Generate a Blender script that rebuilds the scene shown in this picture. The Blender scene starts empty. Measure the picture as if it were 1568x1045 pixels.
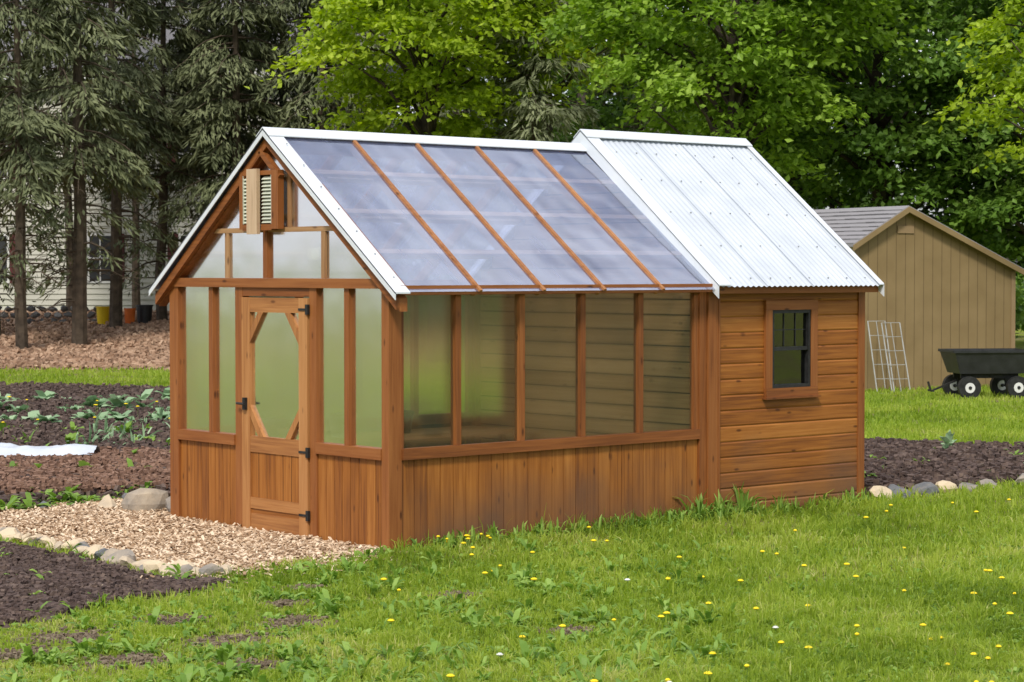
import bpy, bmesh, math, random
import numpy as np
from mathutils import Vector, Matrix
rng=np.random.default_rng(7); random.seed(7)
scene=bpy.context.scene
COL=scene.collection

# ------------------------------------------------------------------ materials
def newmat(name):
    m=bpy.data.materials.new(name); m.use_nodes=True
    nt=m.node_tree; nt.nodes.clear()
    out=nt.nodes.new('ShaderNodeOutputMaterial')
    return m,nt,out
def N(nt,t,**kw):
    n=nt.nodes.new(t)
    for k,v in kw.items():
        if k in n.inputs: n.inputs[k].default_value=v
        else: setattr(n,k,v)
    return n
def lk(nt,a,b): nt.links.new(a,b)
def ramp(nt,fac,stops):
    r=nt.nodes.new('ShaderNodeValToRGB'); e=r.color_ramp.elements
    while len(e)<len(stops): e.new(0.5)
    for i,(p,c) in enumerate(stops):
        e[i].position=p; e[i].color=(c[0],c[1],c[2],1)
    lk(nt,fac,r.inputs[0]); return r
def mixc(nt,fac,a,b,mode='MIX'):
    m=nt.nodes.new('ShaderNodeMix'); m.data_type='RGBA'; m.blend_type=mode
    if isinstance(fac,float): m.inputs[0].default_value=fac
    else: lk(nt,fac,m.inputs[0])
    for s,i in ((a,6),(b,7)):
        if isinstance(s,tuple): m.inputs[i].default_value=(s[0],s[1],s[2],1)
        else: lk(nt,s,m.inputs[i])
    return m.outputs[2]
def mathn(nt,op,a,b=None,clamp=False):
    m=nt.nodes.new('ShaderNodeMath'); m.operation=op; m.use_clamp=clamp
    for i,s in enumerate((a,b)):
        if s is None: continue
        if isinstance(s,(int,float)): m.inputs[i].default_value=s
        else: lk(nt,s,m.inputs[i])
    return m.outputs[0]
def bump(nt,h,strength,dist):
    b=N(nt,'ShaderNodeBump'); b.inputs['Strength'].default_value=strength; b.inputs['Distance'].default_value=dist
    lk(nt,h,b.inputs['Height']); return b.outputs[0]

def wood(name,dark,mid,light,rough=0.55,stain=False):
    m,nt,out=newmat(name)
    a=N(nt,'ShaderNodeAttribute',attribute_name='gco')
    r=N(nt,'ShaderNodeAttribute',attribute_name='rnd')
    mp=N(nt,'ShaderNodeMapping'); mp.inputs['Scale'].default_value=(45,45,1.8); lk(nt,a.outputs['Vector'],mp.inputs[0])
    n1=N(nt,'ShaderNodeTexNoise'); n1.inputs['Scale'].default_value=1.0; n1.inputs['Detail'].default_value=5; n1.inputs['Distortion'].default_value=0.6; lk(nt,mp.outputs[0],n1.inputs[0])
    mp2=N(nt,'ShaderNodeMapping'); mp2.inputs['Scale'].default_value=(5,5,1.0); lk(nt,a.outputs['Vector'],mp2.inputs[0])
    n2=N(nt,'ShaderNodeTexNoise'); n2.inputs['Scale'].default_value=1.0; n2.inputs['Detail'].default_value=3; lk(nt,mp2.outputs[0],n2.inputs[0])
    f=mathn(nt,'ADD',mathn(nt,'MULTIPLY',n1.outputs[0],0.6),mathn(nt,'MULTIPLY',n2.outputs[0],0.4))
    f=mathn(nt,'ADD',f,mathn(nt,'MULTIPLY',mathn(nt,'SUBTRACT',r.outputs['Fac'],0.5),0.20))
    cr=ramp(nt,f,[(0.28,dark),(0.5,mid),(0.74,light)])
    col=cr.outputs[0]
    mp3=N(nt,'ShaderNodeMapping'); mp3.inputs['Scale'].default_value=(9,9,3.2); lk(nt,a.outputs['Vector'],mp3.inputs[0])
    v=N(nt,'ShaderNodeTexVoronoi'); v.inputs['Scale'].default_value=1.0; lk(nt,mp3.outputs[0],v.inputs[0])
    k=ramp(nt,v.outputs['Distance'],[(0.06,(1,1,1)),(0.14,(0,0,0))])
    col=mixc(nt,mathn(nt,'MULTIPLY',k.outputs[0],0.8),col,(dark[0]*0.4,dark[1]*0.35,dark[2]*0.35))
    if stain:
        g=N(nt,'ShaderNodeNewGeometry'); sx=N(nt,'ShaderNodeSeparateXYZ'); lk(nt,g.outputs['Position'],sx.inputs[0])
        n3=N(nt,'ShaderNodeTexNoise'); n3.inputs['Scale'].default_value=1.6; n3.inputs['Detail'].default_value=5; lk(nt,g.outputs['Position'],n3.inputs[0])
        h=mathn(nt,'SUBTRACT',mathn(nt,'MULTIPLY',n3.outputs[0],1.2),sx.outputs['Z'])
        h=mathn(nt,'MULTIPLY',h,1.5,True)
        fy=mathn(nt,'MULTIPLY',sx.outputs['X'],3.0,True)
        fy=mathn(nt,'ADD',mathn(nt,'MULTIPLY',fy,0.70),0.12)
        col=mixc(nt,mathn(nt,'MULTIPLY',h,fy,True),col,(0.13,0.070,0.045))
    p=N(nt,'ShaderNodeBsdfPrincipled'); lk(nt,col,p.inputs['Base Color']); p.inputs['Roughness'].default_value=rough
    p.inputs['Specular IOR Level'].default_value=0.25
    lk(nt,bump(nt,n1.outputs[0],0.35,0.004),p.inputs['Normal'])
    lk(nt,p.outputs[0],out.inputs[0]); return m
def noisy(name,c1,c2,scale=5,rough=0.8,bmp=0.0,c3=None,metal=0.0,detail=6,useattr=0.0,spec=0.3):
    m,nt,out=newmat(name)
    g=N(nt,'ShaderNodeNewGeometry')
    n1=N(nt,'ShaderNodeTexNoise'); n1.inputs['Scale'].default_value=scale; n1.inputs['Detail'].default_value=detail; lk(nt,g.outputs['Position'],n1.inputs[0])
    f=n1.outputs[0]
    if useattr:
        r=N(nt,'ShaderNodeAttribute',attribute_name='rnd')
        f=mathn(nt,'ADD',mathn(nt,'MULTIPLY',f,1-useattr),mathn(nt,'MULTIPLY',r.outputs['Fac'],useattr))
    st=[(0.3,c1),(0.7,c2)] if c3 is None else [(0.25,c1),(0.5,c2),(0.75,c3)]
    cr=ramp(nt,f,st)
    p=N(nt,'ShaderNodeBsdfPrincipled'); lk(nt,cr.outputs[0],p.inputs['Base Color']); p.inputs['Roughness'].default_value=rough
    p.inputs['Metallic'].default_value=metal; p.inputs['Specular IOR Level'].default_value=spec
    if bmp: lk(nt,bump(nt,n1.outputs[0],1.0,bmp),p.inputs['Normal'])
    lk(nt,p.outputs[0],out.inputs[0]); return m
def leafmat(name,stops,trans=0.35,scale=0.5,mixn=0.3,rough=0.5):
    m,nt,out=newmat(name)
    r=N(nt,'ShaderNodeAttribute',attribute_name='rnd')
    g=N(nt,'ShaderNodeNewGeometry')
    n1=N(nt,'ShaderNodeTexNoise'); n1.inputs['Scale'].default_value=scale; n1.inputs['Detail'].default_value=3; lk(nt,g.outputs['Position'],n1.inputs[0])
    f=mathn(nt,'ADD',mathn(nt,'MULTIPLY',r.outputs['Fac'],1-mixn),mathn(nt,'MULTIPLY',n1.outputs[0],mixn))
    cr=ramp(nt,f,stops)
    p=N(nt,'ShaderNodeBsdfPrincipled'); lk(nt,cr.outputs[0],p.inputs['Base Color']); p.inputs['Roughness'].default_value=rough
    p.inputs['Specular IOR Level'].default_value=0.25
    if trans<=0:
        lk(nt,p.outputs[0],out.inputs[0]); return m
    t=N(nt,'ShaderNodeBsdfTranslucent'); hs=N(nt,'ShaderNodeHueSaturation'); hs.inputs['Value'].default_value=1.35; hs.inputs['Saturation'].default_value=1.1
    lk(nt,cr.outputs[0],hs.inputs['Color']); lk(nt,hs.outputs[0],t.inputs[0])
    mx=N(nt,'ShaderNodeMixShader'); mx.inputs[0].default_value=trans
    lk(nt,p.outputs[0],mx.inputs[1]); lk(nt,t.outputs[0],mx.inputs[2]); lk(nt,mx.outputs[0],out.inputs[0]); return m
def glazing(name,tint,diff,wt=0.45,wr=0.25,wd=0.2,grough=0.12,gadd=0.05,gmul=1.0,rr=0.35,ior=1.12,bs=.5,streak=False,gcol=(.95,.95,.98)):
    m,nt,out=newmat(name)
    tr=N(nt,'ShaderNodeBsdfTransparent'); tr.inputs[0].default_value=(*tint,1)
    rf=N(nt,'ShaderNodeBsdfRefraction'); rf.inputs[0].default_value=(*tint,1); rf.inputs['Roughness'].default_value=rr; rf.inputs['IOR'].default_value=ior
    df=N(nt,'ShaderNodeBsdfDiffuse'); df.inputs[0].default_value=(*diff,1)
    tl=N(nt,'ShaderNodeBsdfTranslucent'); tl.inputs[0].default_value=(*diff,1)
    gs=N(nt,'ShaderNodeBsdfGlossy'); gs.inputs[0].default_value=(*gcol,1); gs.inputs['Roughness'].default_value=grough
    g=N(nt,'ShaderNodeNewGeometry'); nz=N(nt,'ShaderNodeTexNoise'); nz.inputs['Scale'].default_value=1.3; nz.inputs['Detail'].default_value=2; lk(nt,g.outputs['Position'],nz.inputs[0])
    lk(nt,bump(nt,nz.outputs[0],bs,0.05),gs.inputs['Normal'])
    m1=N(nt,'ShaderNodeMixShader'); m1.inputs[0].default_value=wr/(wt+wr); lk(nt,tr.outputs[0],m1.inputs[1]); lk(nt,rf.outputs[0],m1.inputs[2])
    m2=N(nt,'ShaderNodeMixShader'); m2.inputs[0].default_value=0.5; lk(nt,df.outputs[0],m2.inputs[1]); lk(nt,tl.outputs[0],m2.inputs[2])
    m3=N(nt,'ShaderNodeMixShader')
    mp=N(nt,'ShaderNodeMapping'); mp.inputs['Scale'].default_value=(6,1,1) if streak else (1,1,1); lk(nt,g.outputs['Position'],mp.inputs[0])
    nd=N(nt,'ShaderNodeTexNoise'); nd.inputs['Scale'].default_value=1.6; nd.inputs['Detail'].default_value=5; lk(nt,mp.outputs[0],nd.inputs[0])
    lk(nt,mathn(nt,'MULTIPLY',mathn(nt,'ADD',nd.outputs[0],0.5),wd),m3.inputs[0])
    lk(nt,m1.outputs[0],m3.inputs[1]); lk(nt,m2.outputs[0],m3.inputs[2])
    fr=N(nt,'ShaderNodeFresnel'); fr.inputs[0].default_value=1.5
    m4=N(nt,'ShaderNodeMixShader'); lk(nt,mathn(nt,'ADD',mathn(nt,'MULTIPLY',fr.outputs[0],gmul),gadd,True),m4.inputs[0])
    lk(nt,m3.outputs[0],m4.inputs[1]); lk(nt,gs.outputs[0],m4.inputs[2]); lk(nt,m4.outputs[0],out.inputs[0]); return m

M={}
M['cedar']=wood('cedar_stained',(0.155,0.047,0.010),(0.315,0.111,0.019),(0.44,0.178,0.038),stain=True)
M['cedar_frame']=wood('cedar_frame',(0.13,0.041,0.012),(0.245,0.082,0.021),(0.33,0.125,0.035))
M['cedar_door']=wood('cedar_door',(0.25,0.096,0.030),(0.40,0.175,0.055),(0.50,0.25,0.095))
M['batten']=wood('cedar_batten',(0.22,0.085,0.03),(0.36,0.155,0.055),(0.46,0.22,0.09))
M['pine_pale']=wood('pine_pale',(0.38,0.25,0.15),(0.55,0.39,0.25),(0.62,0.47,0.32))
M['inner_post']=wood('inner_post_pine',(0.24,0.12,0.05),(0.36,0.20,0.09),(0.46,0.28,0.14))
M['gap']=noisy('joint_shadow_wood',(0.05,0.02,0.008),(0.08,0.032,0.012),8)
M['whitemetal']=noisy('white_painted_metal',(0.50,0.54,0.59),(0.58,0.62,0.67),3,rough=0.38,spec=0.5)
M['whitetrim']=noisy('white_flashing',(0.62,0.66,0.70),(0.70,0.73,0.77),3,rough=0.38,spec=0.5)
M['screw']=noisy('screw_heads',(0.25,0.26,0.28),(0.35,0.36,0.38),8)
M['black']=noisy('black_iron',(0.012,0.012,0.012),(0.03,0.03,0.03),20,rough=0.5)
M['blackplastic']=noisy('black_plastic',(0.012,0.013,0.014),(0.025,0.026,0.028),6,rough=0.45,spec=0.5)
M['wall_glaze']=glazing('polycarbonate_wall',(0.90,0.93,0.72),(0.55,0.56,0.36),wt=0.30,wr=0.60,wd=0.075,grough=0.14,gadd=.0,gmul=.75,rr=.26,ior=1.13,bs=.10)
M['roof_glaze']=glazing('polycarbonate_roof',(0.84,0.88,1.0),(0.46,0.55,0.92),wt=0.55,wr=0.12,wd=0.33,grough=0.08,gadd=.24,gmul=1.3,bs=.30,streak=True,gcol=(.86,.91,1.0))
M['pane']=glazing('window_glass',(0.55,0.58,0.56),(0.1,0.1,0.1),wt=0.9,wr=0.01,wd=0.02,grough=0.03,gadd=.08,bs=.05)
M['white_plastic']=noisy('white_plastic',(0.6,0.6,0.58),(0.7,0.7,0.68),4,rough=0.5)
M['cream']=noisy('cream_louver',(0.50,0.52,0.42),(0.60,0.62,0.50),6,rough=0.6)
M['soil']=noisy('garden_soil',(0.042,0.028,0.024),(0.088,0.060,0.050),9,rough=0.95,bmp=0.03,c3=(0.16,0.115,0.09),useattr=0.3)
M['soil_dry']=noisy('dry_worn_soil',(0.08,0.058,0.038),(0.16,0.12,0.08),11,rough=0.95,bmp=0.03,c3=(0.26,0.21,0.14),useattr=0.3)
M['soil_red']=noisy('garden_soil_reddish',(0.11,0.060,0.040),(0.20,0.115,0.078),7,rough=0.95,bmp=0.03,c3=(0.29,0.18,0.125),useattr=0.3)
M['chips']=noisy('wood_chips',(0.30,0.19,0.11),(0.55,0.40,0.26),12,rough=0.9,c3=(0.76,0.61,0.44),useattr=0.75)
M['chipbase']=noisy('wood_chip_bed',(0.18,0.11,0.06),(0.42,0.30,0.19),26,rough=0.95,bmp=0.02,c3=(0.60,0.46,0.32))
M['mulch']=noisy('bark_mulch',(0.18,0.11,0.070),(0.36,0.23,0.15),3,rough=0.95,bmp=0.03,c3=(0.50,0.35,0.24),detail=10,useattr=.3)
M['stone']=noisy('field_stone',(0.14,0.145,0.15),(0.36,0.30,0.23),9,rough=0.85,bmp=0.02,c3=(0.62,0.50,0.34),useattr=0.6)
M['stonegrey']=noisy('grey_wall_stone',(0.10,0.10,0.10),(0.2,0.195,0.19),7,rough=0.85,bmp=0.01,c3=(0.3,0.29,0.27),useattr=0.6)
M['bark']=noisy('tree_bark',(0.035,0.028,0.022),(0.085,0.066,0.05),6,rough=0.95,bmp=0.03)
M['bark_conifer']=noisy('conifer_bark',(0.050,0.038,0.027),(0.12,0.090,0.062),6,rough=0.95,bmp=0.03)
M['shedtan']=noisy('tan_painted_siding',(0.21,0.145,0.065),(0.255,0.18,0.085),2,rough=0.75)
M['shedgroove']=noisy('siding_groove',(0.12,0.082,0.038),(0.14,0.095,0.045),2,rough=0.85)
M['shedtrim']=noisy('tan_trim',(0.25,0.17,0.085),(0.29,0.20,0.11),3,rough=0.7)
M['shedlit']=noisy('lit_tan_siding',(0.40,0.34,0.24),(0.50,0.43,0.32),3,rough=0.7)  # paler tan that paints light onto the shed's left wall
M['shingle']=noisy('gray_shingle',(0.15,0.145,0.15),(0.27,0.26,0.27),12,rough=0.95,useattr=0.6,bmp=0.01)
M['housewall']=noisy('cream_lap_siding',(0.44,0.43,0.37),(0.51,0.50,0.43),1,rough=0.7)
M['shutter']=noisy('maroon_shutter',(0.06,0.015,0.015),(0.09,0.022,0.02),4,rough=0.6)
M['yellow']=noisy('yellow_plastic',(0.70,0.48,0.01),(0.78,0.55,0.02),4,rough=0.4)
M['red']=noisy('red_plastic',(0.6,0.12,0.02),(0.7,0.17,0.03),4,rough=0.4)
M['white_metal_wire']=noisy('galvanised_wire',(0.30,0.30,0.28),(0.42,0.42,0.40),5,rough=0.5)
M['grass']=leafmat('grass_blades',[(0.08,(0.105,0.170,0.018)),(0.42,(0.25,0.350,0.038)),(0.72,(0.41,0.49,0.08)),(0.97,(0.64,0.57,0.30))],0.45,0.9,0.35)
M['weed']=leafmat('broadleaf_weeds',[(0.1,(0.11,0.21,0.035)),(0.5,(0.22,0.36,0.06)),(0.9,(0.36,0.50,0.12))],0.35,1,0.2)
M['cabbage']=leafmat('blue_green_leaves',[(0.1,(0.14,0.24,0.11)),(0.5,(0.27,0.41,0.22)),(0.9,(0.42,0.54,0.34))],0.25,1,0.2)
M['dandelion']=noisy('dandelion_yellow',(0.85,0.60,0.01),(0.9,0.70,0.02),30,rough=0.7)
M['puff']=noisy('seed_head',(0.6,0.6,0.55),(0.7,0.7,0.66),30,rough=0.9)
M['oak']=leafmat('bright_oak_leaves',[(0.1,(0.12,0.19,0.012)),(0.5,(0.31,0.43,0.028)),(0.9,(0.52,0.62,0.08))],0.42,0.4,0.3)
M['maple']=leafmat('maple_leaves',[(0.1,(0.085,0.165,0.018)),(0.5,(0.225,0.36,0.038)),(0.9,(0.38,0.52,0.09))],0.4,0.4,0.3)
M['mapledark']=leafmat('deep_maple_leaves',[(0.1,(0.050,0.110,0.018)),(0.5,(0.140,0.25,0.038)),(0.9,(0.27,0.40,0.08))],0.35,0.4,0.3)
M['hemlock']=leafmat('hemlock_needles',[(0.1,(0.055,0.066,0.032)),(0.5,(0.128,0.147,0.068)),(0.9,(0.225,0.245,0.125))],0.0,0.5,0.3,0.7)
M['juniper']=leafmat('gray_green_needles',[(0.1,(0.11,0.125,0.065)),(0.5,(0.22,0.245,0.13)),(0.9,(0.33,0.36,0.21))],0.0,0.5,0.3,0.7)
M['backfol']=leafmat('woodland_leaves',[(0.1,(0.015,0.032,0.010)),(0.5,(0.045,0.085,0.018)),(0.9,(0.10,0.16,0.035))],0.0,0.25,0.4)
def groundmat():
    m,nt,out=newmat('lawn_ground')
    g=N(nt,'ShaderNodeNewGeometry')
    def nz(s,d=6):
        n=N(nt,'ShaderNodeTexNoise'); n.inputs['Scale'].default_value=s; n.inputs['Detail'].default_value=d; lk(nt,g.outputs['Position'],n.inputs[0]); return n.outputs[0]
    a=nz(0.9); b=nz(16,8)
    c1=ramp(nt,b,[(0.3,(0.08,0.11,0.015)),(0.5,(0.20,0.26,0.03)),(0.7,(0.32,0.36,0.07))]).outputs[0]
    c2=ramp(nt,b,[(0.3,(0.07,0.055,0.03)),(0.55,(0.19,0.16,0.08)),(0.75,(0.34,0.31,0.16))]).outputs[0]
    k=ramp(nt,a,[(0.46,(0,0,0)),(0.62,(1,1,1))]).outputs[0]
    col=mixc(nt,k,c1,c2)
    p=N(nt,'ShaderNodeBsdfPrincipled'); lk(nt,col,p.inputs['Base Color']); p.inputs['Roughness'].default_value=0.95; p.inputs['Specular IOR Level'].default_value=0.1
    lk(nt,bump(nt,b,1.0,0.03),p.inputs['Normal']); lk(nt,p.outputs[0],out.inputs[0]); return m
M['ground']=groundmat()

# ------------------------------------------------------------------ mesh builders
class MB:
    def __init__(s): s.v=[];s.f=[];s.mi=[];s.r=[];s.g=[];s.mats=[]
    def mat(s,k):
        if k not in s.mats: s.mats.append(k)
        return s.mats.index(k)
    def poly(s,pts,faces,mk,grain=2,r=None):
        b=len(s.v); r=random.random() if r is None else r
        off=[random.uniform(0,50) for _ in range(3)]
        for p in pts:
            s.v.append(tuple(p)); s.r.append(r)
            q=[p[0],p[1],p[2]]
            ax=grain
            o=[q[(ax+1)%3],q[(ax+2)%3],q[ax]]
            s.g.append((o[0]+off[0],o[1]+off[1],o[2]+off[2]))
        i=s.mat(mk)
        for f in faces: s.f.append([b+k for k in f]); s.mi.append(i)
    def box(s,x0,x1,y0,y1,z0,z1,mk,grain=None,r=None):
        if grain is None:
            d=[abs(x1-x0),abs(y1-y0),abs(z1-z0)]; grain=d.index(max(d))
        P=[(x0,y0,z0),(x1,y0,z0),(x1,y1,z0),(x0,y1,z0),(x0,y0,z1),(x1,y0,z1),(x1,y1,z1),(x0,y1,z1)]
        s.poly(P,[(0,3,2,1),(4,5,6,7),(0,1,5,4),(1,2,6,5),(2,3,7,6),(3,0,4,7)],mk,grain,r)
    def beam(s,a,b,w,h,mk,up=(0,0,1),r=None):
        a=Vector(a);b=Vector(b);d=(b-a).normalized();u=Vector(up);sd=d.cross(u).normalized();u=sd.cross(d).normalized()
        P=[]
        for e in (a,b):
            for x,y in ((-1,-1),(1,-1),(1,1),(-1,1)): P.append(e+sd*x*w/2+u*y*h/2)
        dd=[abs(c) for c in d]
        s.poly(P,[(0,1,2,3),(7,6,5,4),(0,4,5,1),(1,5,6,2),(2,6,7,3),(3,7,4,0)],mk,dd.index(max(dd)),r)
    def prism(s,pts,off,mk,grain=2,r=None):
        n=len(pts); o=Vector(off)
        P=[Vector(p) for p in pts]+[Vector(p)+o for p in pts]
        F=[tuple(range(n))[::-1],tuple(range(n,2*n))]+[(i,(i+1)%n,n+(i+1)%n,n+i) for i in range(n)]
        s.poly(P,F,mk,grain,r)
    def cyl(s,a,b,ra,rb,mk,n=12,cap=True):
        a=Vector(a);b=Vector(b);d=(b-a).normalized();t=Vector((0,0,1)) if abs(d.z)<0.9 else Vector((1,0,0))
        u=d.cross(t).normalized();w=d.cross(u)
        P=[a+(u*math.cos(2*math.pi*i/n)+w*math.sin(2*math.pi*i/n))*ra for i in range(n)]+[b+(u*math.cos(2*math.pi*i/n)+w*math.sin(2*math.pi*i/n))*rb for i in range(n)]
        F=[(i,(i+1)%n,n+(i+1)%n,n+i) for i in range(n)]
        if cap: F+=[tuple(range(n))[::-1],tuple(range(n,2*n))]
        s.poly(P,F,mk,2)
    def obj(s,name,parent=None,loc=None,rz=None,fix=True):
        me=bpy.data.meshes.new(name); me.from_pydata(s.v,[],s.f)
        for k in s.mats: me.materials.append(M[k])
        me.polygons.foreach_set('material_index',s.mi)
        a=me.attributes.new('rnd','FLOAT','POINT'); a.data.foreach_set('value',s.r)
        a=me.attributes.new('gco','FLOAT_VECTOR','POINT'); a.data.foreach_set('vector',[c for g in s.g for c in g])
        me.update()
        o=bpy.data.objects.new(name,me); COL.objects.link(o)
        if fix:
            bm=bmesh.new(); bm.from_mesh(me); bmesh.ops.recalc_face_normals(bm,faces=bm.faces); bm.to_mesh(me); bm.free()
        if parent: o.parent=parent
        if loc: o.location=loc
        if rz is not None: o.rotation_euler=(0,0,rz)
        return o
def empty(name,loc=(0,0,0),rz=0):
    e=bpy.data.objects.new(name,None); e.location=loc; e.rotation_euler=(0,0,rz); e.empty_display_size=0.3; COL.objects.link(e); return e
def qmesh(name,V,F,rnd,mats,mi=None,smooth=False,parent=None):
    me=bpy.data.meshes.new(name); nv=len(V); nf=len(F)
    me.vertices.add(nv); me.vertices.foreach_set('co',np.asarray(V,dtype=np.float32).ravel())
    me.loops.add(nf*4); me.loops.foreach_set('vertex_index',np.asarray(F,dtype=np.int32).ravel())
    me.polygons.add(nf); me.polygons.foreach_set('loop_start',np.arange(0,nf*4,4,dtype=np.int32))
    me.polygons.foreach_set('loop_total',np.full(nf,4,dtype=np.int32))
    for k in mats: me.materials.append(M[k])
    if mi is not None: me.polygons.foreach_set('material_index',np.asarray(mi,dtype=np.int32))
    a=me.attributes.new('rnd','FLOAT','POINT'); a.data.foreach_set('value',np.asarray(rnd,dtype=np.float32))
    me.update(calc_edges=True)
    me.polygons.foreach_set('use_smooth',np.full(nf,bool(smooth)))
    o=bpy.data.objects.new(name,me); COL.objects.link(o)
    if parent: o.parent=parent
    return o
class QB:
    def __init__(s): s.V=[];s.F=[];s.R=[];s.MI=[];s.n=0
    def add(s,V,F,R,mi):
        s.V.append(V);s.F.append(np.asarray(F)+s.n);s.R.append(R);s.MI.append(np.full(len(F),mi));s.n+=len(V)
    def obj(s,name,mats,parent=None,smooth=False):
        return qmesh(name,np.concatenate(s.V),np.concatenate(s.F),np.concatenate(s.R),mats,np.concatenate(s.MI),smooth,parent)
def unit(v): return v/np.maximum(np.linalg.norm(v,axis=-1,keepdims=True),1e-9)
def leaves(P,D,S,L,Wd,rnd):
    n=len(P); L=np.broadcast_to(L,(n,))[:,None]; Wd=np.broadcast_to(Wd,(n,))[:,None]
    nn=np.cross(D,S)
    V=np.stack([P,P+D*L*0.45+S*Wd/2+nn*Wd*0.12,P+D*L,P+D*L*0.45-S*Wd/2+nn*Wd*0.12],1).reshape(-1,3)
    F=np.arange(4*n).reshape(n,4); return V,F,np.repeat(rnd,4)
def tube(path,rad,n=7):
    path=np.array(path,float);rad=np.array(rad);k=len(path)
    T=unit(np.gradient(path,axis=0)); ref=np.array([0.3,0.9,0.1]); ref=ref/np.linalg.norm(ref)
    if abs(T[0].dot(ref))>0.9: ref=np.array([0.9,-0.2,0.3])
    u=unit(np.cross(T,ref)); w=np.cross(T,u)
    a=np.arange(n)*2*np.pi/n
    V=(path[:,None]+rad[:,None,None]*(u[:,None]*np.cos(a)[None,:,None]+w[:,None]*np.sin(a)[None,:,None])).reshape(-1,3)
    F=[]
    for i in range(k-1):
        for j in range(n): F.append((i*n+j,i*n+(j+1)%n,(i+1)*n+(j+1)%n,(i+1)*n+j))
    return V,np.array(F),np.full(len(V),rng.random())
def vnoise(x,y,s=1.0,seed=0):
    x=x*s+seed*17.3;y=y*s+seed*9.1
    xi=np.floor(x).astype(int);yi=np.floor(y).astype(int);fx=x-xi;fy=y-yi
    fx=fx*fx*(3-2*fx);fy=fy*fy*(3-2*fy)
    def h(a,b):
        t=np.sin(a*127.1+b*311.7+seed*13.7)*43758.5453; return t-np.floor(t)
    return (h(xi,yi)*(1-fx)+h(xi+1,yi)*fx)*(1-fy)+(h(xi,yi+1)*(1-fx)+h(xi+1,yi+1)*fx)*fy
def fbm(x,y,s=1.0,seed=0,o=4):
    r=0;a=0.5
    for i in range(o): r=r+a*vnoise(x,y,s*2**i,seed+i);a*=0.5
    return r

# ------------------------------------------------------------------ site axes (l across the plot, D towards the woods; metres)
OX,OY=-10.263,-13.092
FX,FY=math.cos(0.8507),math.sin(0.8507); RX,RY=FY,-FX
def site(l,D): return (OX+l*RX+D*FX, OY+l*RY+D*FY)
def tosite(x,y): return ((x-OX)*RX+(y-OY)*RY,(x-OX)*FX+(y-OY)*FY)
def terrain(x,y):
    l,D=tosite(np.asarray(x,float),np.asarray(y,float))
    t=np.clip((D-47)/16,0,1); t=t*t*(3-2*t)
    w=np.clip((2-l)/8,0.25,1)
    return 0.85*t*w
def sdist(x,y,poly):
    P=np.array(poly);n=len(P);d=np.full(x.shape,1e9);ins=np.zeros(x.shape,bool)
    for i in range(n):
        a=P[i];b=P[(i+1)%n];e=b-a;wx=x-a[0];wy=y-a[1]
        t=np.clip((wx*e[0]+wy*e[1])/(e@e),0,1)
        d=np.minimum(d,np.hypot(wx-t*e[0],wy-t*e[1]))
        c=((a[1]>y)!=(b[1]>y))&(x<(b[0]-a[0])*(y-a[1])/((b[1]-a[1]) if b[1]!=a[1] else 1e-9)+a[0])
        ins^=c
    return np.where(ins,d,-d)
PATH=[(-0.96,4.35),(0.0,4.55),(0.7,4.5),(0.5,3.2),(0.25,2.9),(0.25,0.1),(-0.1,-0.02),(-1.2,-0.08),(-1.83,-0.18),(-1.93,0.15),(-1.80,1.46),(-1.76,2.22),(-1.78,2.80),(-1.9,6.5),(-0.9,6.5)]
BED_BACK=[(-0.85,4.45),(0.7,4.6),(0.75,3.4),(3.0,3.6),(5,8.5),(12.5,17.2),(9.4,24.2),(5.5,22.5),(-0.9,10)]
BED_FRONT=[(-2.0,3.0),(-1.95,1.2),(-2.05,0.1),(-2.08,-0.15),(-1.75,-0.5),(-2.1,-0.8),(-2.9,-0.85),(-3.3,-1.05),(-4.1,-1.3),(-5.5,-0.6),(-4,4)]
BED_RIGHT=[(5.8,0.32),(7.1,0.15),(8.2,0.08),(10.2,-0.9),(14.5,-1.6),(15,1.0),(11.6,2.6),(10.8,4.5),(9.5,5.5),(5.8,3.4)]
BANK=[site(-19,47.3),site(-5.5,47.3),site(-4.5,62),site(-19,66)]
TILL=[(-.4,5.2),(1.6,4.6),(2.9,6.2),(3.6,8.2),(2.0,9.6),(0.2,9.4)]
BARE=[(-2.48,-2.22,.17),(-3.17,-2.54,.22),(-1.48,-3.58,.13),(-1.05,-2.05,.12),(-3.9,-2.7,.18),(-3.0,-1.7,.16),(-3.8,-1.8,.26),(-2.1,-1.6,.11),(-3.5,-3.3,.17),(-1.6,-1.1,.10),(-4.3,-2.1,.22)]

xs=np.concatenate([np.linspace(-400,-60,12),np.arange(-55,110,1.5),np.linspace(115,500,14)])
gx,gy=np.meshgrid(xs,xs,indexing='ij')
gz=terrain(gx,gy)
n=len(xs); idx=np.arange(n*n).reshape(n,n)
F=np.stack([idx[:-1,:-1],idx[1:,:-1],idx[1:,1:],idx[:-1,1:]],-1).reshape(-1,4)
qmesh('lawn_ground',np.stack([gx,gy,gz],-1).reshape(-1,3),F,np.zeros(n*n),['ground'],smooth=True)

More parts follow.
